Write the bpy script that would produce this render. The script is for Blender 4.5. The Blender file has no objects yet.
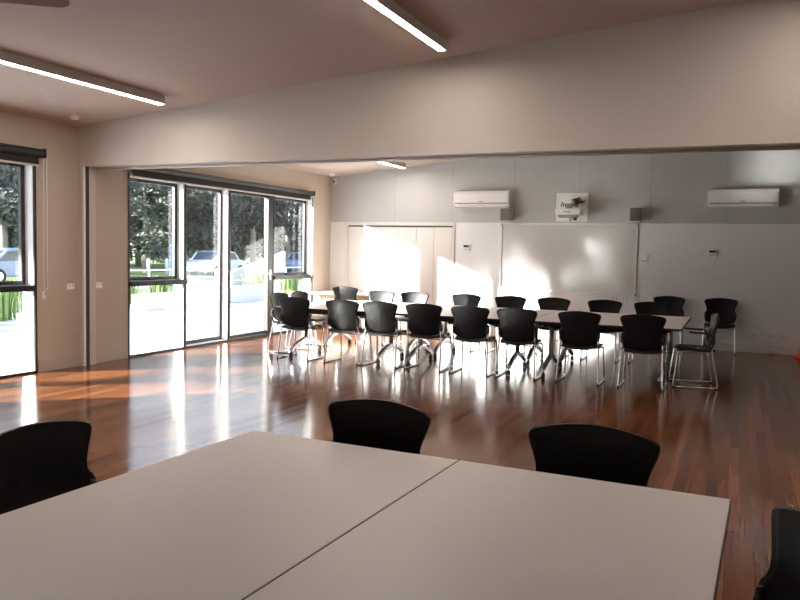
import bpy, bmesh, math, random
from mathutils import Vector, Matrix
random.seed(7)
PI = math.pi
S = bpy.context.scene
C = S.collection
XL, YB, ZL, SL = -7.673, 13.984, 3.022, 0.095        # left wall, back wall, ceiling height there, ceiling slope
XR, YF = 5.2, -3.6
def zc(x): return ZL + SL * (x - XL)

# ------------------------------------------------------------------ materials
def mat(name, col, rough=.5, metal=0, spec=.5, bump=None, emit=None, coat=0):
    m = bpy.data.materials.new(name); m.use_nodes = True
    nt = m.node_tree; b = nt.nodes['Principled BSDF']
    b.inputs['Base Color'].default_value = (*col, 1)
    b.inputs['Roughness'].default_value = rough
    b.inputs['Metallic'].default_value = metal
    b.inputs['Specular IOR Level'].default_value = spec
    b.inputs['Coat Weight'].default_value = coat
    if emit:
        b.inputs['Emission Color'].default_value = (*emit[0], 1)
        b.inputs['Emission Strength'].default_value = emit[1]
    if bump or bump is None:
        sc, st, dv = bump or (60, .08, .05)
        tc = nt.nodes.new('ShaderNodeTexCoord'); n = nt.nodes.new('ShaderNodeTexNoise')
        n.inputs['Scale'].default_value = sc; n.inputs['Detail'].default_value = 4
        nt.links.new(tc.outputs['Object'], n.inputs['Vector'])
        bp = nt.nodes.new('ShaderNodeBump'); bp.inputs['Strength'].default_value = st; bp.inputs['Distance'].default_value = .02
        nt.links.new(n.outputs['Fac'], bp.inputs['Height']); nt.links.new(bp.outputs['Normal'], b.inputs['Normal'])
        mx = nt.nodes.new('ShaderNodeMix'); mx.data_type = 'RGBA'
        mx.inputs[6].default_value = (*[c * (1 - dv) for c in col], 1); mx.inputs[7].default_value = (*[min(1, c * (1 + dv)) for c in col], 1)
        nt.links.new(n.outputs['Fac'], mx.inputs[0]); nt.links.new(mx.outputs[2], b.inputs['Base Color'])
    return m

def floor_mat():
    m = bpy.data.materials.new('polished_timber'); m.use_nodes = True
    nt = m.node_tree; N = nt.nodes.new; L = nt.links.new; b = nt.nodes['Principled BSDF']
    tc = N('ShaderNodeTexCoord'); sep = N('ShaderNodeSeparateXYZ'); L(tc.outputs['Object'], sep.inputs[0])
    d = N('ShaderNodeMath'); d.operation = 'DIVIDE'; d.inputs[1].default_value = .068; L(sep.outputs['X'], d.inputs[0])
    fl = N('ShaderNodeMath'); fl.operation = 'FLOOR'; L(d.outputs[0], fl.inputs[0])
    fr = N('ShaderNodeMath'); fr.operation = 'FRACT'; L(d.outputs[0], fr.inputs[0])
    wn = N('ShaderNodeTexWhiteNoise'); wn.noise_dimensions = '1D'; L(fl.outputs[0], wn.inputs['W'])
    # board lengths: offset along y per board
    ml = N('ShaderNodeMath'); ml.operation = 'MULTIPLY_ADD'; ml.inputs[1].default_value = 3.0; L(wn.outputs['Value'], ml.inputs[0])
    yd = N('ShaderNodeMath'); yd.operation = 'DIVIDE'; yd.inputs[1].default_value = 2.1; L(sep.outputs['Y'], yd.inputs[0])
    L(yd.outputs[0], ml.inputs[2])
    yf = N('ShaderNodeMath'); yf.operation = 'FLOOR'; L(ml.outputs[0], yf.inputs[0])
    cmb = N('ShaderNodeCombineXYZ'); L(fl.outputs[0], cmb.inputs[0]); L(yf.outputs[0], cmb.inputs[1])
    wn2 = N('ShaderNodeTexWhiteNoise'); wn2.noise_dimensions = '2D'; L(cmb.outputs[0], wn2.inputs['Vector'])
    mp = N('ShaderNodeMapping'); mp.inputs['Scale'].default_value = (28, 1.1, 1); L(tc.outputs['Object'], mp.inputs[0])
    gr = N('ShaderNodeTexNoise'); gr.inputs['Scale'].default_value = 1.6; gr.inputs['Detail'].default_value = 6; L(mp.outputs[0], gr.inputs['Vector'])
    ad = N('ShaderNodeMath'); ad.operation = 'MULTIPLY_ADD'; ad.inputs[1].default_value = .58; L(wn2.outputs['Value'], ad.inputs[0])
    g2 = N('ShaderNodeMath'); g2.operation = 'MULTIPLY'; g2.inputs[1].default_value = .5; L(gr.outputs['Fac'], g2.inputs[0]); L(g2.outputs[0], ad.inputs[2])
    cr = N('ShaderNodeValToRGB'); L(ad.outputs[0], cr.inputs[0])
    cr.color_ramp.elements[0].color = (.045, .014, .005, 1); cr.color_ramp.elements[0].position = .10
    cr.color_ramp.elements[1].color = (.235, .085, .032, 1); cr.color_ramp.elements[1].position = .85
    gt = N('ShaderNodeMath'); gt.operation = 'GREATER_THAN'; gt.inputs[1].default_value = .965; L(fr.outputs[0], gt.inputs[0])
    mx = N('ShaderNodeMix'); mx.data_type = 'RGBA'; L(gt.outputs[0], mx.inputs[0]); L(cr.outputs[0], mx.inputs[6]); mx.inputs[7].default_value = (.03, .012, .006, 1)
    L(mx.outputs[2], b.inputs['Base Color'])
    # slight cupping of each board and a worn-polish variation
    wv = N('ShaderNodeMath'); wv.operation = 'PINGPONG'; wv.inputs[1].default_value = .5; L(fr.outputs[0], wv.inputs[0])
    big = N('ShaderNodeTexNoise'); big.inputs['Scale'].default_value = 1.3; L(tc.outputs['Object'], big.inputs['Vector'])
    sm = N('ShaderNodeMath'); sm.operation = 'MULTIPLY_ADD'; sm.inputs[1].default_value = .35; L(wv.outputs[0], sm.inputs[0]); L(gr.outputs['Fac'], sm.inputs[2])
    bp = N('ShaderNodeBump'); bp.inputs['Strength'].default_value = .10; bp.inputs['Distance'].default_value = .004; L(sm.outputs[0], bp.inputs['Height'])
    L(bp.outputs['Normal'], b.inputs['Normal'])
    rr = N('ShaderNodeMapRange'); rr.inputs['To Min'].default_value = FLOOR_R[0]; rr.inputs['To Max'].default_value = FLOOR_R[1]; L(big.outputs['Fac'], rr.inputs['Value'])
    L(rr.outputs[0], b.inputs['Roughness'])
    b.inputs['Specular IOR Level'].default_value = .36
    return m
FLOOR_R = (.11, .17)

def glass_mat():
    m = bpy.data.materials.new('window_glass'); m.use_nodes = True
    nt = m.node_tree; nt.nodes.clear(); N = nt.nodes.new; L = nt.links.new
    o = N('ShaderNodeOutputMaterial'); mx = N('ShaderNodeMixShader'); t = N('ShaderNodeBsdfTransparent'); g = N('ShaderNodeBsdfGlossy')
    g.inputs['Roughness'].default_value = .02; t.inputs[0].default_value = (.93, .95, .95, 1)
    lw = N('ShaderNodeLayerWeight'); lw.inputs[0].default_value = .5
    pw_ = N('ShaderNodeMath'); pw_.operation = 'POWER'; pw_.inputs[1].default_value = 5; L(lw.outputs['Facing'], pw_.inputs[0])
    f = N('ShaderNodeMath'); f.operation = 'MULTIPLY_ADD'; f.inputs[1].default_value = .7; f.inputs[2].default_value = .035; L(pw_.outputs[0], f.inputs[0])
    L(f.outputs[0], mx.inputs[0]); L(t.outputs[0], mx.inputs[1]); L(g.outputs[0], mx.inputs[2]); L(mx.outputs[0], o.inputs[0])
    return m

def shell_mat():
    m = mat('black_plastic', (.007, .007, .008), .44, spec=.3)
    nt = m.node_tree; b = nt.nodes['Principled BSDF']; N = nt.nodes.new; L = nt.links.new
    tc = N('ShaderNodeTexCoord'); w = N('ShaderNodeTexWave'); w.inputs['Scale'].default_value = 22; w.bands_direction = 'X'
    L(tc.outputs['Object'], w.inputs['Vector'])
    sp = N('ShaderNodeSeparateXYZ'); L(tc.outputs['Object'], sp.inputs[0])
    lo = N('ShaderNodeMapRange'); lo.inputs['From Min'].default_value = .72; lo.inputs['From Max'].default_value = .66; L(sp.outputs['Z'], lo.inputs['Value'])
    mu = N('ShaderNodeMath'); mu.operation = 'MULTIPLY'; L(w.outputs['Fac'], mu.inputs[0]); L(lo.outputs[0], mu.inputs[1])
    bp = N('ShaderNodeBump'); bp.inputs['Strength'].default_value = .08; bp.inputs['Distance'].default_value = .004
    L(mu.outputs[0], bp.inputs['Height']); L(bp.outputs['Normal'], b.inputs['Normal'])
    return m

def leaf_mat(name, c0, c1):
    m = bpy.data.materials.new(name); m.use_nodes = True
    nt = m.node_tree; N = nt.nodes.new; L = nt.links.new; b = nt.nodes['Principled BSDF']
    g = N('ShaderNodeNewGeometry'); cr = N('ShaderNodeValToRGB'); L(g.outputs['Random Per Island'], cr.inputs[0])
    cr.color_ramp.elements[0].color = (*c0, 1); cr.color_ramp.elements[1].color = (*c1, 1)
    L(cr.outputs[0], b.inputs['Base Color']); b.inputs['Roughness'].default_value = .55
    return m

MW = mat('wall_paint', (.58, .535, .485), .65, bump=(180, .05, .02), spec=.3)
MWL = mat('cream_wall_paint', (.51, .435, .365), .65, bump=(180, .05, .02), spec=.3)
MWH = mat('white_wall_paint', (.83, .85, .86), .5, bump=(180, .05, .02), spec=.4)
MC = mat('bounce_tinted_ceiling', (.60, .525, .475), .7, bump=(140, .05, .02), spec=.2)  # pinkish tint puts warm light bounced off the floor into the colour
MBAND = mat('grey_acoustic_panel', (.53, .54, .54), .5, bump=(260, .18, .06), spec=.4)
MTRIM = mat('white_gloss_trim', (.78, .76, .72), .35)
MFL = floor_mat()
MGL = glass_mat()
MDK = mat('charcoal_aluminium', (.022, .021, .021), .4, bump=(90, .03, .05))
MSIL = mat('pale_aluminium', (.78, .79, .80), .4, bump=(90, .03, .03))
MBL = mat('dark_blind_fabric', (.018, .017, .016), .8, bump=(500, .3, .2))
MHEM = mat('blind_hem', (.55, .52, .48), .5)
MSH = shell_mat()
MSEAT = mat('black_seat', (.008, .008, .009), .45, bump=(300, .15, .1))
MCH = mat('chrome', (.82, .83, .85), .14, metal=1, bump=(40, .01, .02))
MRUB = mat('black_rubber', (.012, .012, .012), .6)
MTOP = mat('pale_laminate', (.89, .84, .815), .42, bump=(420, .03, .035), spec=.45)
MEDGE = mat('black_edging', (.02, .02, .02), .5)
MTM = mat('satin_silver', (.55, .55, .56), .32, metal=1)
MBK = mat('black_powdercoat', (.02, .02, .021), .45)
MPL = mat('white_plastic', (.88, .88, .87), .28, bump=(60, .01, .01))
MPG = mat('grey_plastic', (.33, .33, .33), .45)
MGRI = mat('speaker_grille', (.17, .17, .17), .6, bump=(900, .5, .3))
MSPK = mat('speaker_case', (.62, .57, .50), .5)
MLCD = mat('lcd_dark', (.03, .045, .055), .2)
MWB = mat('whiteboard_enamel', (.66, .66, .65), .24, bump=(8, .02, .01), spec=.5)
MDOOR = mat('white_door', (.80, .79, .76), .38, bump=(50, .02, .01))
MLAMP = mat('lamp_diffuser', (.9, .9, .9), .5, bump=False, emit=((1, .87, .78), 42))
MFAN = mat('fan_grey', (.74, .75, .76), .25)
MLB = mat('lamp_body', (.50, .48, .46), .4)
MRED = mat('orange_red_plastic', (.85, .09, .03), .4)
MTAN = mat('tan_laminate', (.58, .38, .24), .5)
MPAVE = mat('pale_paving', (.66, .65, .63), .8, bump=(1.4, .3, .12))
MCONC = mat('pale_concrete', (.62, .62, .62), .85, bump=(5, .3, .1))
MGRN = mat('grass', (.09, .14, .035), .9, bump=(3, .6, .35))
MROAD = mat('asphalt', (.20, .20, .21), .9, bump=(6, .4, .15))
MGAL = mat('galvanised_steel', (.62, .65, .68), .4, metal=.6)
MBARK = mat('pale_bark', (.30, .27, .24), .85, bump=(4, .7, .4))
MLF = leaf_mat('dark_leaves', (.035, .043, .038), (.12, .135, .115))  # paled and greyed: hazy veil of the window glass put into the colour
MLF2 = leaf_mat('light_leaves', (.05, .062, .045), (.17, .19, .14))  # same veil of the glass mixed into these leaves
MPLT = leaf_mat('strappy_leaves', (.08, .16, .03), (.28, .40, .12))
MCAR = mat('white_car_paint', (.75, .77, .80), .25, coat=.5)
MCAR2 = mat('blue_car_paint', (.20, .28, .40), .25, coat=.5)
MCG = mat('car_glass', (.04, .055, .07), .1)
MBLUE = mat('blue_panel', (.10, .28, .62), .5)

# ------------------------------------------------------------------ mesh helpers
class MB:
    def __init__(s): s.bm = bmesh.new()
    def box(s, c, d, rz=0, bev=0, seg=2, rx=0):
        n0 = len(s.bm.verts)
        r = bmesh.ops.create_cube(s.bm, size=1)
        vs = r['verts']
        for v in vs: v.co = Vector((v.co.x * d[0], v.co.y * d[1], v.co.z * d[2]))
        if bev:
            es = list({e for v in vs for e in v.link_edges})
            rb = bmesh.ops.bevel(s.bm, geom=es, offset=bev, segments=seg, profile=.5, affect='EDGES')
            vs = [v for v in s.bm.verts if v.index == -1 or v in rb['verts']]
            vs = list({v for f in rb['faces'] for v in f.verts} | {v for v in rb['verts']})
            # every vert of this island
            seen = set(vs); st = list(vs)
            while st:
                a = st.pop()
                for e in a.link_edges:
                    o = e.other_vert(a)
                    if o not in seen: seen.add(o); st.append(o)
            vs = list(seen)
        M = Matrix.Translation(c) @ Matrix.Rotation(rz, 4, 'Z') @ Matrix.Rotation(rx, 4, 'X')
        for v in vs: v.co = M @ v.co
        return s
    def bb(s, x0, x1, y0, y1, z0, z1, bev=0):
        return s.box(((x0 + x1) / 2, (y0 + y1) / 2, (z0 + z1) / 2), (x1 - x0, y1 - y0, z1 - z0), 0, bev)
    def tube(s, pts, r, n=10, cap=True):
        pts = [Vector(p) for p in pts]; rs = r if isinstance(r, (list, tuple)) else [r] * len(pts)
        rings = []; up = None
        for i, p in enumerate(pts):
            t = ((pts[i + 1] - p).normalized() if i < len(pts) - 1 else Vector()) + ((p - pts[i - 1]).normalized() if i else Vector())
            t.normalize()
            if up is None: up = t.orthogonal().normalized()
            else: up = (up - t * up.dot(t)).normalized()
            sd = t.cross(up)
            rings.append([s.bm.verts.new(p + (up * math.cos(2 * PI * k / n) + sd * math.sin(2 * PI * k / n)) * rs[i]) for k in range(n)])
        for a, b in zip(rings, rings[1:]):
            for k in range(n):
                f = s.bm.faces.new((a[k], a[(k + 1) % n], b[(k + 1) % n], b[k])); f.smooth = True
        if cap:
            s.bm.faces.new(rings[0][::-1]); s.bm.faces.new(rings[-1])
        return s
    def prism(s, poly, axis, a, b, smooth=False):
        # poly: list of 2D points in the plane normal to axis; extruded from a to b
        def P(u, v, w): return {'x': (w, u, v), 'y': (u, w, v), 'z': (u, v, w)}[axis]
        A = [s.bm.verts.new(P(u, v, a)) for u, v in poly]; B = [s.bm.verts.new(P(u, v, b)) for u, v in poly]
        n = len(poly)
        s.bm.faces.new(A[::-1]); s.bm.faces.new(B)
        for k in range(n):
            f = s.bm.faces.new((A[k], A[(k + 1) % n], B[(k + 1) % n], B[k])); f.smooth = smooth
        return s
    def lathe(s, prof, n=24, c=(0, 0, 0)):
        rings = []
        for r, z in prof:
            rings.append([s.bm.verts.new((c[0] + r * math.cos(2 * PI * k / n), c[1] + r * math.sin(2 * PI * k / n), c[2] + z)) for k in range(n)])
        for a, b in zip(rings, rings[1:]):
            for k in range(n):
                f = s.bm.faces.new((a[k], a[(k + 1) % n], b[(k + 1) % n], b[k])); f.smooth = True
        s.bm.faces.new(rings[0][::-1]); s.bm.faces.new(rings[-1])
        return s
    def sheet(s, grid, th):
        # a curved plate: grid[j][i] points, thickened by th along its normals
        nj, ni = len(grid), len(grid[0])
        G = [[Vector(p) for p in row] for row in grid]
        def nrm(j, i):
            a = G[j][min(i + 1, ni - 1)] - G[j][max(i - 1, 0)]; b = G[min(j + 1, nj - 1)][i] - G[max(j - 1, 0)][i]
            n = a.cross(b); return n.normalized() if n.length > 1e-9 else Vector((0, 1, 0))
        F = [[s.bm.verts.new(G[j][i] + nrm(j, i) * th / 2) for i in range(ni)] for j in range(nj)]
        K = [[s.bm.verts.new(G[j][i] - nrm(j, i) * th / 2) for i in range(ni)] for j in range(nj)]
        for j in range(nj - 1):
            for i in range(ni - 1):
                for q in ((F[j][i], F[j][i + 1], F[j + 1][i + 1], F[j + 1][i]), (K[j][i], K[j + 1][i], K[j + 1][i + 1], K[j][i + 1])):
                    f = s.bm.faces.new(q); f.smooth = True
        rim = [(0, i) for i in range(ni)] + [(j, ni - 1) for j in range(1, nj)] + [(nj - 1, i) for i in range(ni - 2, -1, -1)] + [(j, 0) for j in range(nj - 2, 0, -1)]
        for a, b in zip(rim, rim[1:] + rim[:1]):
            s.bm.faces.new((F[b[0]][b[1]], F[a[0]][a[1]], K[a[0]][a[1]], K[b[0]][b[1]]))
        return s
    def mesh(s, name, m):
        bmesh.ops.recalc_face_normals(s.bm, faces=s.bm.faces)
        me = bpy.data.meshes.new(name); s.bm.to_mesh(me); s.bm.free(); me.materials.append(m); return me
    def build(s, name, m, parent=None, loc=None, label=None):
        o = bpy.data.objects.new(name, s.mesh(name, m)); C.objects.link(o)
        if parent: o.parent = parent
        if loc: o.location = loc
        if label: o['label'] = label
        return o

def smooth_path(pts, r, n=5):
    """round the corners of a polyline with radius r"""
    P = [Vector(p) for p in pts]; out = [P[0]]
    for a, b, c in zip(P, P[1:], P[2:]):
        u = (a - b); w = (c - b); k = min(r, u.length * .49, w.length * .49)
        p0, p1 = b + u.normalized() * k, b + w.normalized() * k
        for i in range(n + 1):
            t = i / n; out.append(p0 * (1 - t) ** 2 + b * 2 * t * (1 - t) + p1 * t * t)
    return out + [P[-1]]

def tag(o, label, cat, group=None):
    o['label'] = label; o['category'] = cat
    if group: o['group'] = group
    return o
def empty(name, loc=(0, 0, 0), rz=0):
    o = bpy.data.objects.new(name, None); C.objects.link(o); o.location = loc; o.rotation_euler = (0, 0, rz); o.empty_display_size = .1; return o
def thing(name, label, cat, loc=(0, 0, 0), rz=0, group=None): return tag(empty(name, loc, rz), label, cat, group)
KIDS = {}
def dup(root, loc, rz, label, group=None):
    def cp(o, par):
        c = o.copy(); C.objects.link(c)
        if par: c.parent = par
        for ch in list(o.children): cp(ch, c)
        return c
    r = cp(root, None); r.location = loc; r.rotation_euler = (0, 0, rz); r['label'] = label
    if group: r['group'] = group
    return r
def struct(o): o['kind'] = 'structure'; return o

# ------------------------------------------------------------------ room shell
W1 = (3.98, 6.73)      # window_1 extent along y
W2 = (8.262, 13.262)   # window_2
ZT = 2.54              # window head
struct(MB().bb(XL - .02, XR, YF, YB, -.12, 0).build('floor', MFL))
b = MB()
b.prism([(XL - .2, zc(XL - .2)), (XR + .2, zc(XR + .2)), (XR + .2, zc(XR + .2) + .15), (XL - .2, zc(XL - .2) + .15)], 'y', YF - .2, YB + .2)
struct(b.build('ceiling', MC))
b = MB()
for y0, y1, z0, z1 in ((YF, W1[0], 0, ZL), (W1[1], W2[0], 0, ZL), (W2[1], YB, 0, ZL), (W1[0], W1[1], ZT, ZL), (W2[0], W2[1], ZT, ZL)):
    b.bb(XL - .19, XL, y0, y1, z0 - .12 if z0 == 0 else z0, z1 + .02)
struct(b.build('wall_left', MWL))
ZB = 2.112
b = MB(); b.bb(XL - .16, XR + .16, YB, YB + .14, -.12, ZB); w = struct(b.build('wall_back', MWH))
b = MB(); b.prism([(XL - .16, ZB), (XR + .16, ZB), (XR + .16, zc(XR) + .1), (XL - .16, zc(XL) + .05)], 'y', YB, YB + .14)
pb = b.build('upper_panel', MBAND, w)
b = MB()
for x in (-6.25, -5.05, -3.85, -2.65, -1.45, -.25, .95): b.bb(x - .003, x + .003, YB - .0015, YB + .01, ZB + .01, zc(x) - .02)
b.build('panel_joint', MPG, w)
b = MB(); b.bb(XR, XR + .14, YF, YB, -.12, zc(XR) + .1); struct(b.build('wall_right', MW))
b = MB(); b.prism([(XL - .16, -.12), (XR + .16, -.12), (XR + .16, zc(XR) + .1), (XL - .16, zc(XL) + .05)], 'y', YF - .14, YF); struct(b.build('wall_front', MW))
# header beam over the folding partition line
YB0, YB1, ZBM = 7.397, 7.86, 2.53
b = MB(); b.prism([(XL, ZBM), (XR, ZBM), (XR, zc(XR)), (XL, zc(XL))], 'y', YB0, YB1)
beam = struct(b.build('trim_1', MW))
b = MB(); b.bb(XL + .02, XR, 7.56, 7.60, ZBM - .012, ZBM + .004); b.bb(XL + .02, XR, 7.66, 7.70, ZBM - .012, ZBM + .004)
b.build('partition_track', MPG, beam)
# wall jamb of the operable partition
jb = struct(MB().bb(XL, XL + .055, 7.40, 7.62, 0, ZBM).build('trim_2', MW))
MB().bb(XL + .055, XL + .075, 7.40, 7.43, 0, ZBM).build('aluminium_channel', MSIL, jb)
MB().bb(XL + .05, XL + .066, 7.431, 7.50, 0, ZBM).build('dark_seal', MDK, jb)
# skirtings
def skirt(name, segs, m=MTRIM):
    b = MB()
    for x0, x1, y0, y1 in segs: b.bb(x0, x1, y0, y1, 0, .15, .004)
    return struct(b.build(name, m))
skirt('baseboard_left', m=MWL, segs=[(XL, XL + .014, W1[1] + .03, 7.40), (XL, XL + .014, 7.62, W2[0] - .02), (XL, XL + .014, W2[1] + .02, YB)])
skirt('baseboard_back', [(-4.98, XR, YB - .014, YB), (XL, -7.32, YB - .014, YB)])
skirt('baseboard_right', [(XR - .014, XR, YF, YB)])

# ------------------------------------------------------------------ windows
def window(name, y0, y1, bays):
    """bays: list of (ya, yb, kind); kind 'awning', 'fixed' or 'door'"""
    w = struct(empty(name, (XL, y0, 0)))
    X0 = -.185
    def bb(n, m, x0, x1, ya, yb, z0, z1, par=w, bev=.004): return MB().bb(x0, x1, ya - y0, yb - y0, z0, z1, bev).build(n, m, par)
    fr = MB()
    fr.bb(X0, -.01, 0, .03, 0, ZT); fr.bb(X0, -.01, y1 - y0 - .03, y1 - y0, 0, ZT); fr.bb(X0, -.01, .03, y1 - y0 - .03, ZT - .05, ZT)
    fr.bb(X0, -.01, .03, y1 - y0 - .03, -.005, .03)
    fr.build('window_frame', MSIL, w)
    # dark inner face of the frame
    fi = MB(); fi.bb(-.012, .006, -.012, .022, 0, ZT); fi.bb(-.012, .006, y1 - y0 - .022, y1 - y0 + .012, 0, ZT); fi.bb(-.012, .006, 0, y1 - y0, -.004, .028)
    fi.build('frame_cover', MDK, w)
    for i, (ya, yb, kind) in enumerate(bays):
        if i:
            bb('mullion', MDK if bays[i - 1][2] == 'door' else MSIL, X0, -.012, ya - .05, ya, .028, ZT - .05)
            bb('mullion_cover', MDK, -.012, .004, ya - .026, ya + .004, .028, ZT - .05)
        a, c = ya, (yb - .05 if i < len(bays) - 1 else yb - .03)
        if i == 0: a = ya + .03
        if kind == 'awning':
            bb('transom', MDK, X0, .03, a, c + (.05 if i < len(bays) - 1 else .02), .985, 1.055)
            s = MB(); z0, z1 = 1.058, ZT - .052
            for q in ((a - y0, a - y0 + .045, z0, z1), (c - y0 - .055, c - y0, z0, z1), (a - y0 + .045, c - y0 - .055, z0, z0 + .045), (a - y0 + .045, c - y0 - .055, z1 - .045, z1)):
                s.bb(-.18, -.135, *q)
            sh = s.build('sash', MDK, w)
            MB().bb(-.135, -.10, (a + c) / 2 - y0 - .06, (a + c) / 2 - y0 + .06, z0 - .004, z0 + .03, .006).build('sash_catch', MBK, sh)
            bb('pane', MGL, -.160, -.154, a + .045, c - .055, z0 + .045, z1 - .045, sh, 0)
            bb('pane', MGL, -.160, -.154, a, c, .03, .985, w, 0)
        else:
            s = MB(); z0, z1 = .03, ZT - .052; t = .04 if kind == 'fixed' else .05
            gx = -.13 if kind == 'fixed' else -.02
            for q in ((a - y0, a - y0 + t, z0, z1), (c - y0 - t, c - y0, z0, z1), (a - y0 + t, c - y0 - t, z0, z0 + .055), (a - y0 + t, c - y0 - t, z1 - .05, z1)):
                s.bb(gx - .05, gx, *q)
            sh = s.build('door_sash' if kind != 'fixed' else 'sash', MDK, w)
            bb('pane', MGL, gx - .030, gx - .024, a + t, c - t, z0 + .055, z1 - .05, sh, 0)
            if kind == 'door':
                bb('stile_post', MDK, -.075, .01, c - .15, c - .0, .03, ZT - .05)
                h = MB(); yy = c - y0 - .09
                h.tube([(.01, yy, 1.10), (.05, yy, 1.10)], .012, 10); h.tube([(.045, yy, 1.10), (.045, yy - .11, 1.10)], .010, 10)
                h.box((.014, yy, 1.08), (.012, .045, .17), 0, .004)
                h.build('lever_handle', MCH, w)
    return w
window('window_1', *W1, [(W1[0], 5.38, 'fixed'), (5.38, W1[1], 'awning')])
window('window_2', *W2, [(W2[0], 9.475, 'awning'), (9.475, 10.575, 'fixed'), (10.575, 11.89, 'door'), (11.89, W2[1], 'awning')])

def blind(y0, y1, z0, label):
    t = thing('roller_blind', label, 'blind', (XL, y0, z0))
    L = y1 - y0; zt = 2.655 - z0
    c = MB(); c.prism([(.004, .11 - .0), (.10, .11), (.13, .135), (.135, .17), (.12, zt - .0), (.004, zt)], 'y', -.03, L + .03)
    c.build('headbox', MBK, t)
    MB().bb(.055, .062, 0, L, .02, .112).build('fabric', MBL, t)
    MB().bb(.046, .07, 0, L, 0, .022, .004).build('hem_bar', MHEM, t)
    br = MB(); br.bb(.0, .14, L + .03, L + .045, .1, zt + .01, .004); br.build('end_bracket', MBK, t)
    ch = MB()
    for dy in (.075, .125):
        ch.tube([(.05, L + dy, zt - .06), (.045, L + dy, -1.43)], .005, 6)
    ch.tube([(.045, L + .075 + .05 * k / 6, -1.43 - .03 * math.sin(PI * k / 6)) for k in range(7)], .005, 6)
    ch.build('bead_chain', MPL, t)
    return t
blind(W1[0] + .02, 6.735, 2.455, 'charcoal roller blind raised above the nearer left window')
blind(8.29, 13.06, 2.475, 'charcoal roller blind raised above the long far window')
h = tag(MB().tube(smooth_path([(XL, 6.83, .93), (XL + .04, 6.83, .93), (XL + .04, 6.83, .86)], .02), .007).tube(smooth_path([(XL + .02, 6.83, .93), (XL + .03, 6.83, .985)], .02), .006).box((XL + .006, 6.83, .93), (.012, .03, .09), 0, .003).build('cord_cleat', MPL),
        'small white cord cleat on the wall beside the nearer window', 'cleat')

# ------------------------------------------------------------------ folding doors on the back wall
d = struct(empty('door_1', (-7.25, YB, 0)))
MB().bb(-.09, 2.26, -.022, 0, 2.045, 2.112, .004).build('architrave', MTRIM, d)
MB().bb(0, 2.22, -.03, -.002, 2.02, 2.043).build('head_track', MDK, d)
b = MB(); b.bb(-.07, -.005, -.02, 0, 0, 2.043, .003); b.bb(2.226, 2.27, -.02, 0, 0, 2.043, .003); b.build('jamb_trim', MTRIM, d)
pw = 2.22 / 6
for i in range(6):
    p = MB().bb(i * pw + .004, (i + 1) * pw - .004, -.018, -.001, .012, 2.02, .0035).build('door_panel', MDOOR, d)
    if i == 1:
        hx = pw + .04
        MB().tube(smooth_path([(hx, -.018, 1.09), (hx, -.06, 1.09), (hx, -.06, 1.29), (hx, -.018, 1.29)], .02), .008).build('pull_handle', MCH, p)

# ------------------------------------------------------------------ wall fittings
wb = thing('whiteboard', 'large white enamel whiteboard on the back wall under the projector', 'whiteboard', (-2.85, YB, 1.478))
MB().bb(-1.20, 1.20, -.014, -.001, -.595, .595).build('board_surface', MWB, wb)
fr = MB()
for q in ((-1.222, -1.198, -.61, .61), (1.198, 1.222, -.61, .61), (-1.198, 1.198, -.61, -.592), (-1.198, 1.198, .592, .61)):
    fr.bb(q[0], q[1], -.024, 0, q[2], q[3], .003)
fr.build('board_frame', MSIL, wb)
for sx in (-1.21, 1.21):
    for sz in (-.6, .6): MB().box((sx, -.014, sz), (.034, .03, .034), 0, .006).build('corner_cap', MPG, wb)

def aircon(loc, label):
    t = thing('air_conditioner', label, 'air conditioner', loc, 0, 'wall air conditioners')
    prof = [(0, -.145), (-.13, -.145), (-.17, -.13), (-.205, -.09), (-.212, -.06), (-.212, .08), (-.20, .12), (-.17, .145), (0, .145)]
    MB().prism(prof, 'x', -.515, .515).build('casing', MPL, t)
    for s in (-1, 1):
        MB().prism([(0, -.143), (-.14, -.143), (-.20, -.10), (-.206, .1), (-.165, .142), (0, .142)], 'x', s * .516, s * .53).build('end_cap', MPL, t)
    fp = MB().prism([(-.2125, -.075), (-.2125, .08), (-.201, .121), (-.207, .125), (-.22, .082), (-.22, -.075)], 'x', -.505, .505).build('front_panel', MPL, t)
    MB().box((0, -.2205, -.055), (.085, .004, .013), 0, .001).build('badge', MPG, fp)
    MB().box((0, -.192, -.112), (.90, .012, .055), 0, .004, rx=-.6).build('air_flap', MPL, t)
    MB().bb(-.50, .50, -.2145, -.19, -.096, -.0755).build('shadow_gap', MPG, t)
    g = MB()
    for k in range(9): g.bb(-.47, .47, -.03 - .015 * k - .005, -.03 - .015 * k, .145, .15)
    g.build('top_grille', MPG, t)
    return t
aircon((-4.42, YB, 2.545), 'white wall air conditioner left of the projector, above the folding doors')
aircon((.003, YB, 2.522), 'white wall air conditioner at the right, with a dark line along its front')

def speaker(x, label):
    t = thing('wall_speaker', label, 'speaker', (x, YB, 2.13), 0, 'small wall speakers')
    MB().bb(-.095, .095, -.24, -.06, .01, .235, .012).build('cabinet', MSPK, t)
    MB().bb(-.09, .09, -.25, -.238, .016, .229, .008).build('grille', MGRI, t)
    b = MB(); b.tube([(0, -.07, .12), (0, 0, .12)], .018, 10); b.box((0, -.006, .12), (.07, .012, .09), 0, .004); b.build('wall_bracket', MBK, t)
speaker(-3.94, 'small grey speaker right under the left air conditioner')
speaker(-1.655, 'small grey speaker above the top right corner of the whiteboard')

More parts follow.
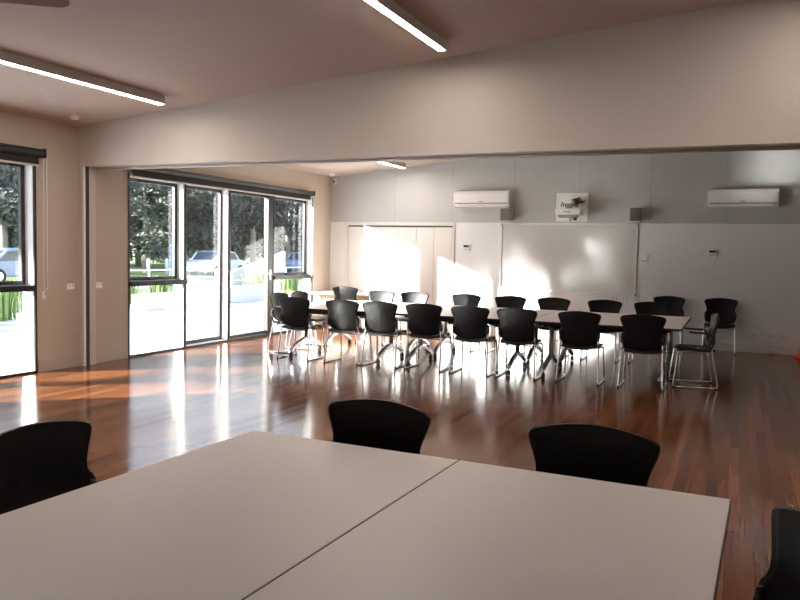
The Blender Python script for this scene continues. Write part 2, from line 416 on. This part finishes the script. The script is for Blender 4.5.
pm = thing('projector_mount', 'white projector wall plate and arm above the whiteboard', 'bracket', (-2.785, YB, 2.39))
MB().bb(-.29, .29, -.02, 0, -.255, .255, .006).build('wall_plate', MPL, pm)
MB().bb(-.295, -.285, -.03, 0, -.257, .257).build('plate_edge', MPG, pm)
b = MB(); b.bb(-.065, .095, -.46, -.02, .045, .10, .008); b.bb(-.14, .08, -.06, -.02, -.02, .16, .006); b.build('arm', MPL, pm)
b = MB()
for k in range(9):
    x0 = -.13 + .035 * k
    b.tube(smooth_path([(x0, -.30, -.0), (x0 + .02, -.26, .09 + .01 * k), (x0 + .07, -.16, .06), (x0 + .09, -.05, .02 + .012 * k)], .05), .011, 6)
b.build('cable', MBK, pm)
pr = thing('projector', 'white short-throw projector hanging on the arm above the whiteboard', 'projector', (-2.77, YB - .34, 2.235))
MB().bb(-.21, .23, -.15, .15, 0, .11, .02).build('housing', MPL, pr)
b = MB(); b.prism([(-.17, 0), (.16, 0), (.13, -.05), (-.14, -.05)], 'y', -.12, .12); b.build('lower_cover', MPG, pr)  # grey here stands in for the shadow beneath the white housing
MB().bb(-.10, .05, -.10, .06, -.105, -.05, .01).build('mirror_hood', MPL, pr)
MB().bb(.10, .14, -.08, .02, -.095, -.05, .005).build('lens_guard', MBK, pr)
MB().bb(-.06, .06, -.156, -.149, .04, .06).build('vent', MPG, pr)
b = MB(); b.bb(-.05, .05, -.04, .04, .11, .195, .005); b.build('hanger', MPG, pr)

def keypad(name, label, cat, loc, w, h, lcd=True, btn=True, ax='y'):
    t = thing(name, label, cat, loc)
    MB().bb(-w / 2, w / 2, -.022, 0, -h / 2, h / 2, .005).build('case', MPL, t)
    if lcd: MB().bb(-w * .36, w * .36, -.0245, -.02, h * .02, h * .34, .001).build('screen', MLCD, t)
    if btn:
        for s in (-1, 0, 1): MB().bb(s * w * .24 - .013, s * w * .24 + .013, -.0255, -.02, -h * .33, -h * .2, .002).build('button', MPG, t)
    return t
keypad('thermostat', 'white thermostat with a grey screen right of the folding doors', 'thermostat', (-4.745, YB, 1.641), .145, .13)
keypad('thermostat', 'white thermostat with a dark screen below the right air conditioner', 'thermostat', (-.42, YB, 1.624), .135, .135)
keypad('control_panel', 'white control box on the wall right of the whiteboard', 'control panel', (-1.51, YB, 1.507), .125, .15, False)

def plate(loc, label, w=.115, h=.072, rz=0, name='power_outlet', cat='power point', group=None, n=2):
    t = thing(name, label, cat, loc, rz, group)
    MB().bb(-w / 2, w / 2, -.009, 0, -h / 2, h / 2, .003).build('plate', MPL, t)
    for k in range(n):
        x = (k - (n - 1) / 2) * w * .45
        MB().bb(x - .008, x + .008, -.0125, -.008, h * .08, h * .32, .002).build('rocker', MPG, t)
        if name == 'power_outlet': MB().bb(x - .010, x + .010, -.0105, -.008, -h * .34, -h * .05, .001).build('socket', MPG, t)
    return t
g1 = 'sockets under the whiteboard'; g2 = 'sockets above the skirting'
plate((-1.965, YB, .80), 'leftmost of three white sockets under the whiteboard corner', .115, .08, group=g1)
plate((-1.80, YB, .80), 'middle one of three white sockets under the whiteboard corner', .115, .08, group=g1)
plate((-1.63, YB, .80), 'rightmost of three white sockets under the whiteboard corner', .115, .08, group=g1)
plate((.285, YB, .30), 'left one of three low sockets above the right skirting', .12, .078, group=g2)
plate((.535, YB, .30), 'middle one of three low sockets above the right skirting', .12, .078, group=g2)
plate((.72, YB, .30), 'right one of three low sockets, nearest the orange cone', .12, .078, group=g2)
plate((-4.72, YB, 1.10), 'white light switch under the thermostat beside the folding doors', .115, .072, 0, 'light_switch', 'switch')
g3 = 'switch plates beside the partition jamb'
plate((XL, 7.25, 1.02), 'white switch plate on the near side of the partition jamb', .115, .075, PI / 2, 'light_switch', 'switch', g3)
plate((XL, 7.72, 1.02), 'white switch plate on the far side of the partition jamb', .115, .075, PI / 2, 'light_switch', 'switch', g3)

# motion sensor in the far corner, dome on the ceiling, smoke detector
t = thing('motion_sensor', 'small white motion sensor high in the far left corner', 'sensor', (-7.58, YB, 2.93))
MB().bb(-.04, .04, -.055, 0, -.065, .065, .015).build('case', MPL, t); MB().box((0, -.056, -.01), (.05, .01, .06), 0, .004).build('lens', MPG, t)
t = thing('smoke_detector', 'round white smoke detector on the ceiling near the far left corner', 'smoke detector', (-7.45, 13.6, zc(-7.45)))
MB().lathe([(.055, 0), (.055, -.02), (.045, -.045), (.02, -.05)], 20).build('cover', MPL, t); MB().lathe([(.065, 0.004), (.065, -.01)], 20).build('base', MPL, t)
t = thing('smoke_detector', 'round white smoke detector on the near ceiling left of the beam', 'smoke detector', (-7.25, 6.93, zc(-7.25)))
MB().lathe([(.055, 0), (.055, -.02), (.045, -.045), (.02, -.05)], 20).build('cover', MPL, t); MB().lathe([(.065, 0.004), (.065, -.01)], 20).build('base', MPL, t)

# ------------------------------------------------------------------ ceiling lamps
def lamp(x, y0, y1, label):
    z = zc(x); t = thing('ceiling_lamp', label, 'lamp', (x, y0, z), 0, 'linear ceiling lamps')
    L = y1 - y0
    MB().bb(-.04, .04, 0, L, -.085, .006, .003).build('housing', MLB, t)
    MB().bb(-.032, .032, .01, L - .01, -.089, -.083, .001).build('diffuser', MLAMP, t)
    for yy in (-.004, L): MB().bb(-.041, .041, yy, yy + .004, -.087, 0).build('end_cap', MPL, t)
lamp(-5.9, 3.85, 6.87, 'long linear lamp on the near ceiling, the left one')
lamp(-2.62, 3.85, 6.87, 'long linear lamp on the near ceiling, the one right of middle')
lamp(-5.88, 10.5, 13.54, 'linear lamp seen under the beam on the far ceiling')
lamp(.66, 3.85, 6.87, 'unseen linear lamp added on the near ceiling for more light')  # out-of-view lamp, added to brighten the right part of the room

# ceiling fan, one blade reaching into view
fx, fy, fz = -4.39, 3.30, 3.055
t = thing('ceiling_fan', 'pale ceiling fan with its blade tip at the top left corner', 'fan', (fx, fy, fz))
zt = zc(fx) - fz
b = MB(); b.tube([(0, 0, .06), (0, 0, zt)], .014, 12); b.build('down_rod', MTM, t)
MB().lathe([(.02, zt - .07), (.06, zt - .05), (.065, zt)], 20).build('canopy', MTM, t)
MB().lathe([(.05, -.06), (.10, -.04), (.115, 0), (.10, .05), (.04, .08)], 28).build('motor', MTM, t)
for k in range(3):
    a = math.radians(23.6) + k * 2 * PI / 3
    poly = [(.16, -.07), (.56, -.11), (.61, -.105), (.645, -.08), (.655, -.03), (.655, .04), (.645, .085), (.61, .108), (.56, .11), (.16, .07)]
    bl = MB().prism(poly, 'z', -.006, .006).build('blade', MFAN, t); bl.rotation_euler = (math.radians(-26), 0, a)
    br = MB().box((.14, 0, -.008), (.12, .035, .006), 0, .002).build('blade_arm', MTM, t); br.rotation_euler = (0, 0, a)

# ------------------------------------------------------------------ chairs
def back_grid():
    P = [(.478, .165), (.495, .205), (.515, .225), (.56, .236), (.61, .238), (.64, .232), (.66, .213), (.685, .207), (.715, .212), (.75, .224), (.785, .237), (.81, .245), (.825, .246)]
    rows = []
    NI = 17
    for z, w in P:
        row = []
        for i in range(NI):
            u = -1 + 2 * i / (NI - 1)
            v = (z - .478) / .37
            y = -.175 - .075 * v - .05 * math.sin(PI * min(1, v * .9)) * .35 + .035 * u * u
            zz = z + (.010 * (1 - u * u) if z > .8 else 0) - (.022 * (1 - u * u) if z < .5 else 0)
            row.append((u * w * 1.035, y, zz))
        rows.append(row)
    for dz, wf in ((.016, .985), (.027, .955), (.034, .90)):
        row = []
        for i in range(NI):
            u = -1 + 2 * i / (NI - 1)
            row.append((u * .2546 * wf, -.25 - .002 + .035 * u * u * wf, .825 + dz * (1 - .12 * abs(u)) + .022 * (1 - u * u) - .004 * abs(u) ** 6))
        rows.append(row)
    return rows
def seat_grid():
    rows = []
    for j in range(11):
        v = j / 10; y = -.215 + .435 * v
        w = .20 + .035 * math.sin(PI * min(1, v * 1.25)) if v < .8 else .235 - .035 * ((v - .8) / .2) ** 2
        row = []
        for i in range(13):
            u = -1 + 2 * i / 12
            z = .452 + .010 * u * u + .012 * (1 - v) * -1 - .03 * max(0, v - .75) ** 2 / .0625 * .6
            row.append((u * w, y - (.02 * u * u if j > 8 else 0), z))
        rows.append(row)
    return rows
def make_chair(name, label, group, arms=False):
    t = thing(name, label, 'chair', (0, 0, 0), 0, group)
    MB().sheet(back_grid(), .012).build('backrest', MSH, t)
    MB().sheet(seat_grid(), .03).build('seat', MSEAT, t)
    for s in (-1, 1):
        side = MB()
        side.tube(smooth_path([(s * .222, -.195, .60), (s * .228, -.175, .435), (s * .247, -.255, .012), (s * .247, .245, .012), (s * .228, .195, .425), (s * .215, -.12, .43)], .03), .0105, 10)
        f = side.build('sled_leg', MCH, t)
        for yy in (-.235, .225): MB().box((s * .247, yy, .007), (.024, .04, .014), 0, .004).build('foot_glide', MRUB, f)
        MB().box((s * .226, -.19, .575), (.026, .04, .10), 0, .008).build('back_bracket', MBK, t)
        if arms:
            MB().tube(smooth_path([(s * .228, -.14, .44), (s * .262, -.19, .52), (s * .262, -.17, .655), (s * .258, .09, .665)], .06), .012, 10).build('armrest', MBK, t)
    for yy in (-.13, .17):
        MB().tube([(-.226, yy, .41), (.226, yy, .41)], .007, 8).build('cross_bar', MCH, t)
    return t
G_NEAR, G_FAR, G_WALL, G_TAB = 'chairs along the near side of the far table', 'chairs along the wall side of the far table', 'chairs against the back wall', 'chairs around the near table'
chair0 = make_chair('stacking_chair', 'black chair at far table seen from behind, leftmost of its near row', G_NEAR)
chair0.location = (-5.66, 9.52, 0)
ORD = ['second', 'third', 'fourth', 'fifth', 'sixth', 'seventh']
for k, x in enumerate((-4.90, -4.34, -3.72, -3.08, -2.48, -1.72)):
    dup(chair0, (x, 9.52 + .015 * ((k * 7) % 3 - 1), 0), 0, 'black chair at far table seen from behind, %s from left in near row' % ORD[k], G_NEAR)
dup(chair0, (-.99, 9.52, 0), 0, 'black chair at far table seen from behind, rightmost of its near row', G_NEAR)
for k, x in enumerate((-5.54, -4.93, -4.03, -3.29, -2.6, -1.83, -1.15)):
    lab = 'black chair facing us across far table, ' + ('leftmost of its far side' if k == 0 else 'rightmost of its far side' if k == 6 else ORD[k - 1] + ' from left on far side')
    dup(chair0, (x, 11.70, 0), PI, lab, G_FAR)
dup(chair0, (-1.065, 13.66, 0), PI, 'black chair against the back wall, the left one behind the far table', G_WALL)
dup(chair0, (-.25, 13.66, 0), PI, 'empty black chair standing alone against the back wall, in full view', G_WALL)
dup(chair0, (-6.62, 12.86, 0), .05, 'black chair standing at the small table in the back left corner')
a0 = make_chair('stacking_armchair', 'black armchair with chrome sled legs side-on at right end of far table', 'armchairs at the ends of the far table', True)
a0.location = (-.46, 9.98, 0); a0.rotation_euler.z = PI / 2 + .16
dup(a0, (-6.17, 10.06, 0), -PI / 2, 'black armchair at left end of far table, the nearer one')
dup(a0, (-6.17, 10.66, 0), -PI / 2, 'black armchair at left end of far table, the farther one by the window')
dup(chair0, (-1.455, 2.88, 0), PI - .034, 'black chair at far edge of the near table, left of the seam', G_TAB)
dup(chair0, (-.505, 2.83, 0), PI - .034, 'black chair at far edge of the near table, right of the seam', G_TAB)
dup(chair0, (-2.13, 2.05, 0), -PI / 2 - .03, 'black chair at left side of the near table, cut off by the picture edge', G_TAB)
dup(chair0, (.03, 2.10, 0), math.radians(115), 'black chair at right side of the near table, cut off by the picture edge', G_TAB)

# ------------------------------------------------------------------ tables (flip-top, on castors)
def make_table(label, group, L=1.822, Dp=1.003, inset=.22):
    t = thing('flip_top_table', label, 'table', (0, 0, 0), 0, group)
    MB().bb(-L / 2 + .003, L / 2 - .003, -Dp / 2 + .003, Dp / 2 - .003, .6955, .72, .0015).build('tabletop', MTOP, t)
    e = MB()
    e.bb(-L / 2, L / 2, -Dp / 2, -Dp / 2 + .0028, .692, .7185); e.bb(-L / 2, L / 2, Dp / 2 - .0028, Dp / 2, .692, .7185)
    e.bb(-L / 2, -L / 2 + .0028, -Dp / 2 + .003, Dp / 2 - .003, .692, .7185); e.bb(L / 2 - .0028, L / 2, -Dp / 2 + .003, Dp / 2 - .003, .692, .7185)
    e.build('edge_band', MEDGE, t)
    b = MB(); b.bb(-L / 2 + .2, L / 2 - .2, -.03, .03, .60, .66, .006); b.build('cross_beam', MBK, t)
    b = MB(); b.bb(-L / 2 + .12, L / 2 - .12, -.34, -.31, .655, .695); b.bb(-L / 2 + .12, L / 2 - .12, .31, .34, .655, .695); b.build('rail', MBK, t)
    for s in (-1, 1):
        x = s * (L / 2 - inset)
        lg = MB().tube([(x, 0, .24), (x, 0, .66)], .03, 14).build('leg', MTM, t)
        MB().box((x, 0, .665), (.07, .70, .05), 0, .01).build('pivot_bracket', MBK, lg)
        f = MB()
        arch = [(-.425, .085), (-.40, .125), (-.22, .205), (0, .262), (.22, .205), (.40, .125), (.425, .085), (.385, .085), (.375, .10), (.20, .172), (0, .222), (-.20, .172), (-.375, .10), (-.385, .085)]
        f.prism([(u, v) for u, v in arch], 'x', x - .025, x + .025)
        f.build('foot', MTM, lg)
        for q in (-1, 1):
            c = MB(); y = q * .41
            for w in (-1, 1): c.tube([(x + w * .012 - .007, y, .032), (x + w * .012 + .007, y, .032)], .032, 16)
            c.tube([(x, y, .05), (x, y, .10)], .011, 8); c.box((x, y, .055), (.016, .05, .03), 0, .005)
            c.build('castor', MRUB, lg)
    return t
GT = 'far tables pushed together'
t0 = make_table('pale topped table in far group, left one of the row nearer us', GT)
t0.location = (-5.145, 9.93, 0)
for x, y, l in ((-3.318, 9.93, 'pale topped table in far group, middle one of the row nearer us'), (-1.49, 9.93, 'pale topped table in far group, right one of the row nearer us'),
                (-5.145, 10.935, 'pale topped table in far group, left one of the row nearer the wall'), (-3.318, 10.935, 'pale topped table in far group, middle one of the row nearer the wall'),
                (-1.49, 10.935, 'pale topped table in far group, right one of the row nearer the wall')):
    dup(t0, (x, y, 0), 0, l, GT)
ta = -.0343
def nt(u, v): return (-1.9945 + u * math.cos(ta) - v * math.sin(ta), 2.9403 + u * math.sin(ta) + v * math.cos(ta), 0)
GN = 'near tables pushed together'
t1 = make_table('large pale table in the foreground, left of the seam', GN, inset=.45); t1.location = nt(.5005, -.911); t1.rotation_euler.z = ta + PI / 2
dup(t1, nt(1.5045, -.911), ta + PI / 2, 'large pale table in the foreground, right of the seam', GN)
# small side table in the back corner
t = thing('side_table', 'small white topped table with tan front in the back left corner', 'table', (-7.05, 13.3, 0))
MB().bb(-.58, .84, -.36, .36, .695, .72, .004).build('tabletop', MTOP, t)
MB().bb(-.54, .78, -.13, -.11, .30, .69, .003).build('modesty_panel', MTAN, t)
for sx in (-.55, .80):
    for sy in (-.32, .32): MB().tube([(sx, sy, 0), (sx, sy, .695)], .02, 10).build('leg', MTM, t)

# orange cone at the right edge
t = thing('traffic_cone', 'orange-red plastic cone by the skirting at the right edge', 'cone', (1.02, 13.62, 0))
MB().lathe([(.145, .025), (.125, .05), (.03, .5), (.022, .505)], 28).build('cone_body', MRED, t)
MB().box((0, 0, .0125), (.33, .33, .025), 0, .008).build('base', MRED, t)
tag(MB().prism([(.50, 0), (.66, 0), (.66, .012), (.50, .045)], 'y', 13.90, 13.94).build('door_wedge', MTAN), 'small tan wooden wedge on the floor against the right skirting', 'wedge')

# ------------------------------------------------------------------ outside
struct(MB().bb(-15.2, XL - .195, -14, 26, -.30, -.06).build('terrace', MPAVE))
struct(MB().bb(-21, -15.2, -30, 70, -.34, -.10).build('lawn_strip', MGRN))
struct(MB().bb(-29.5, -21, -30, 80, -.36, -.12).build('road', MROAD))
struct(MB().bb(-110, -29.5, -60, 130, -.40, -.08).build('park_lawn', MGRN))
def planter(x0, x1, y0, y1, h, label):
    return tag(MB().bb(x0, x1, y0, y1, -.06, h, .02).build('planter_wall', MCONC), label, 'wall', 'low concrete planter walls')
planter(-13.75, -13.35, 14.9, 17.3, .34, 'low pale concrete wall on the terrace beyond the first far pane')
planter(-13.9, -13.4, 18.0, 21.2, .40, 'low pale concrete wall on the terrace beyond the glass door')

def strap_plant(x, y, h, n, label, group, r=.35):
    rnd = random.Random(int(x * 1000 + y * 77)); vs = []; fs = []
    for k in range(n):
        a = rnd.uniform(0, 2 * PI); bx, by = rnd.gauss(0, r * .5), rnd.gauss(0, r * .8)
        L = h * rnd.uniform(.7, 1.15); w = .022; sp = rnd.uniform(.08, .34) * L
        px, py = -math.sin(a) * w, math.cos(a) * w; base = len(vs)
        for j, (q, z) in enumerate(((0, 0), (.3, .6), (.65, .95), (1, .85))):
            ww = (1, .95, .7, .1)[j]; cx, cy = bx + math.cos(a) * sp * q, by + math.sin(a) * sp * q
            vs += [(cx - px * ww, cy - py * ww, z * L), (cx + px * ww, cy + py * ww, z * L)]
        fs += [(base + 2 * j, base + 2 * j + 1, base + 2 * j + 3, base + 2 * j + 2) for j in range(3)]
    me = bpy.data.meshes.new('strappy_plant'); me.from_pydata(vs, [], fs); me.materials.append(MPLT)
    o = bpy.data.objects.new('strappy_plant', me); C.objects.link(o); o.location = (x, y, -.10)
    return tag(o, label, 'plant', group)
GP = 'strappy plants along the terrace'
for k, (x, y, h) in enumerate([(-15.5, 13.0 + 1.7 * q, (.75, .82, .7)[q % 3]) for q in range(4)] + [(-14.7, 22.0 + 1.8 * q, (.8, .72)[q % 2]) for q in range(3)]):
    strap_plant(x, y, h, 220, 'green strappy plant in the bed along the railing outside the far window', GP, .26)
for k, (x, y) in enumerate(((-13.9, 8.5), (-14.0, 9.9), (-14.1, 11.3))):
    strap_plant(x, y, .80, 260, 'green strappy plant in the bed outside the nearer window', 'plants outside the nearer window', .26)

def railing(x, y0, y1, label, n):
    t = thing('pipe_railing', label, 'railing', (x, y0, -.10)); L = y1 - y0
    MB().tube(smooth_path([(0, 0, 0), (0, 0, .92), (0, L, .92), (0, L, 0)], .15), .028, 10).build('top_rail', MGAL, t)
    MB().tube([(0, 0, .50), (0, L, .50)], .02, 8).build('mid_rail', MGAL, t)
    for k in range(1, n): MB().tube([(0, L * k / n, 0), (0, L * k / n, .92)], .024, 8).build('post', MGAL, t)
railing(-16.1, 16.6, 21.4, 'galvanised pipe railing beyond the first two panes of the far window', 3)
railing(-16.0, 22.2, 27.4, 'galvanised pipe railing beyond the glass door and last pane', 3)
rw = MB().prism([(0, 0), (4.2, 0), (4.2, 1.5), (0, .62)], 'x', -.1, .1).build('ramp_wall', MCONC); rw.location = (-19.2, 26.4, -.1)
tag(rw, 'white wall with a sloping top beyond the glass door', 'wall')

def car(loc, rz, paint, label):
    t = thing('car', label, 'car', loc, rz, 'cars on the road')
    pr = [(-2.1, .3), (-2.12, .62), (-2.0, .82), (-1.55, .9), (-.95, 1.38), (-.2, 1.46), (.65, 1.40), (1.2, .95), (1.95, .82), (2.12, .6), (2.1, .3)]
    MB().prism(pr, 'x', -.82, .82).build('body', paint, t)
    for s in (-1, 1):
        MB().prism([(-1.35, .93), (-.9, 1.33), (-.2, 1.39), (.6, 1.34), (1.02, .96)], 'x', s * .822, s * .83).build('side_window', MCG, t)
        for y in (-1.32, 1.30):
            w = MB().tube([(s * .66, y, .31), (s * .84, y, .31)], .31, 20).build('wheel', MRUB, t)
            MB().tube([(s * .835, y, .31), (s * .85, y, .31)], .19, 16).build('hub_cap', MTM, w)
    b = MB(); b.prism([(1.17, .98), (.70, 1.385), (.72, 1.40), (1.20, 1.0)], 'x', -.68, .68); b.build('windscreen', MCG, t)
    b = MB(); b.prism([(-1.5, .93), (-.98, 1.36), (-1.0, 1.38), (-1.53, .95)], 'x', -.66, .66); b.build('rear_window', MCG, t)
car((-28.2, 37.6, -.12), .1, MCAR, 'white car on the road beyond the second pane of the far window')
car((-27.6, 47.0, -.12), .05, MCAR2, 'blue-grey car on the road beyond the glass door')
car((-28.0, 23.4, -.12), 0, MCAR2, 'blue-grey car on the road beyond the nearer window')

st = thing('information_pillar', 'blue upright sign pillar among the trees beyond the first pane', 'sign', (-31.0, 37.2, -.08), .6)
MB().bb(-.28, .28, -.1, .1, 0, 1.62, .02).build('panel', MBLUE, st); MB().bb(-.28, .28, -.1, .1, 1.62, 1.9, .02).build('cap', MPL, st)
for k, (x, y) in enumerate(((-30.4, 34.3), (-30.4, 35.8), (-30.4, 37.9), (-30.4, 39.4))):
    tag(MB().lathe([(.09, 0), (.09, .85), (.06, .92)], 14, (0, 0, 0)).build('bollard', MPL, None, (x, y, -.08)), 'short white bollard by the road beyond the first pane', 'bollard', 'white bollards by the road')

# trees: a trunk with branches, crown of many separate leaves
def crown_mesh(seed, n, blobs, size, m):
    rnd = random.Random(seed); vs = []; fs = []
    for k in range(n):
        cx, cy, cz, r = rnd.choice(blobs)
        while True:
            d = Vector((rnd.uniform(-1, 1), rnd.uniform(-1, 1), rnd.uniform(-1, 1)))
            if .25 < d.length < 1: break
        p = Vector((cx, cy, cz)) + Vector((d.x * r, d.y * r, d.z * r * .75))
        a = Vector((rnd.gauss(0, 1), rnd.gauss(0, 1), rnd.gauss(0, .7))).normalized(); b_ = a.orthogonal().normalized()
        s = size * rnd.uniform(.6, 1.3); i = len(vs)
        vs += [p - a * s, p + b_ * s * .42, p + a * s, p - b_ * s * .42]; fs.append((i, i + 1, i + 2, i + 3))
    me = bpy.data.meshes.new('crown'); me.from_pydata([tuple(v) for v in vs], [], fs); me.materials.append(m); return me
def make_tree(seed, H, R, low, n, m, size=.2):
    rnd = random.Random(seed)
    t = empty('tree'); t['category'] = 'tree'
    tr = MB(); pts = [(0, 0, -.1)]; x = y = 0
    for k in range(1, 8):
        x += rnd.gauss(0, .10); y += rnd.gauss(0, .10); pts.append((x, y, H * .8 * k / 7))
    tr.tube(pts, [.26 - .028 * k for k in range(8)], 10)
    blobs = []
    for k in range(13):
        j = rnd.randint(2, 6); p0 = Vector(pts[j]); a = rnd.uniform(0, 2 * PI); L = R * rnd.uniform(.5, 1)
        p1 = p0 + Vector((math.cos(a) * L, math.sin(a) * L, rnd.uniform(.1, .9) * L * .8))
        tr.tube([p0, (p0 + p1) / 2 + Vector((0, 0, -.1)), p1], [.085, .06, .03], 7)
        if p1.z > low: blobs.append((p1.x, p1.y, p1.z, R * rnd.uniform(.38, .6)))
        a2 = a + 1.2; z2 = rnd.uniform(low, H * .8)
        blobs.append((math.cos(a2) * L, math.sin(a2) * L, z2, R * rnd.uniform(.35, .55)))
    blobs.append((x, y, H * .9, R * .6))
    tr.build('trunk', MBARK, t)
    o = bpy.data.objects.new('crown', crown_mesh(seed, n, blobs, size, m)); C.objects.link(o); o.parent = t
    return t
T = [make_tree(3, 8, 1.75, 1.6, 4600, MLF, .22), make_tree(11, 7, 1.65, .9, 4600, MLF2, .20), make_tree(23, 9, 1.8, 2.6, 4600, MLF, .22)]
used = [False] * 3
spots = []
for r_, x_ in enumerate((-32.5, -37.8, -43.4)):
    for k in range(7): spots.append((x_ + .5 * math.sin(k * 2.3 + r_), 26.5 + 5.3 * k + 2.7 * (r_ % 2) + (5.2 if r_ == 2 else 0), (0, 2, 1, 0, 2, 0, 1)[(k + 2 * r_) % 7]))
names = ['dark leafy tree in the park outside the windows', 'paler green tree in the park outside the windows', 'tall dark tree with bare lower trunk in the park outside']
for k, (x, y, q) in enumerate(spots):
    src = T[q]
    if not used[q]: o = src; used[q] = True; o.location = (x, y, -.08); o['label'] = names[q]; o['group'] = 'park trees, kind %s' % 'one two three'.split()[q]
    else: o = dup(src, (x, y, -.08), k * 1.3, names[q], 'park trees, kind %s' % 'one two three'.split()[q])
shade = make_tree(31, 10, 1.8, 4.7, 12000, MLF, .24); shade.location = (-14.8, -1.4, -.08); shade['label'] = 'unseen tree added beside the terrace to shade the nearer window'  # out-of-view tree, added to cut the sun through the nearer window
hb = None
for k in range(10):
    if hb is None:
        me = crown_mesh(77, 5200, [(random.Random(k2).uniform(-1.5, 1.5), random.Random(k2 + 9).uniform(-1.6, 1.6), random.Random(k2 + 5).uniform(.5, 4.6), 1.3) for k2 in range(26)], .27, MLF)
        hb = bpy.data.objects.new('shrub', me); C.objects.link(hb); o = hb
        tag(hb, 'dense dark shrub closing off the park behind the trees', 'shrub', 'dense shrubs behind the trees')
    else:
        o = hb.copy(); C.objects.link(o)
    o.location = (-51 + .3 * k, 38 + 6.6 * k, -.1); o.rotation_euler.z = k * 1.1

# ------------------------------------------------------------------ light
sun = bpy.data.lights.new('sun', 'SUN'); sun.energy = 29; sun.angle = math.radians(1.2); sun.color = (1, .965, .91)
so = bpy.data.objects.new('sun', sun); C.objects.link(so)
so.rotation_euler = Vector((1, .95, -.405)).to_track_quat('-Z', 'Y').to_euler(); so.location = (-20, -10, 12)
wd = bpy.data.worlds.new('sky'); S.world = wd; wd.use_nodes = True
nt_ = wd.node_tree; bg = nt_.nodes['Background']; bg.inputs['Strength'].default_value = 1.5
tc = nt_.nodes.new('ShaderNodeTexCoord'); sx = nt_.nodes.new('ShaderNodeSeparateXYZ'); cr = nt_.nodes.new('ShaderNodeValToRGB')
nt_.links.new(tc.outputs['Generated'], sx.inputs[0]); nt_.links.new(sx.outputs['Z'], cr.inputs[0]); nt_.links.new(cr.outputs[0], bg.inputs['Color'])
cr.color_ramp.elements[0].color = (.95, .97, 1, 1); cr.color_ramp.elements[1].color = (.40, .58, .95, 1); cr.color_ramp.elements[1].position = .8

# ------------------------------------------------------------------ camera
cd = bpy.data.cameras.new('camera'); co = bpy.data.objects.new('camera', cd); C.objects.link(co)
fw = Vector((-0.39872904, 0.91489468, -0.06311009)); rt = Vector((0.91600242, 0.40063892, 0.02068851)); up = Vector((-0.04421217, 0.04955989, 0.99779211))
co.matrix_world = Matrix(((rt.x, up.x, -fw.x, 0), (rt.y, up.y, -fw.y, 0), (rt.z, up.z, -fw.z, 1.55), (0, 0, 0, 1)))
cd.sensor_width = 36; cd.lens = 775.53 / 800 * 36; cd.clip_start = .05; cd.clip_end = 400
S.camera = co
S.view_settings.view_transform = 'Standard'; S.view_settings.look = 'None'; S.view_settings.gamma = 1; S.view_settings.use_curve_mapping = False
S.view_settings.exposure = .88
S.render.engine = 'CYCLES'
cy = S.cycles
cy.use_denoising = True; cy.max_bounces = 10; cy.diffuse_bounces = 6; cy.glossy_bounces = 5; cy.transparent_max_bounces = 16
cy.caustics_reflective = True; cy.sample_clamp_indirect = 0; cy.use_guiding = True; cy.guiding_training_samples = 64; cy.blur_glossy = 0
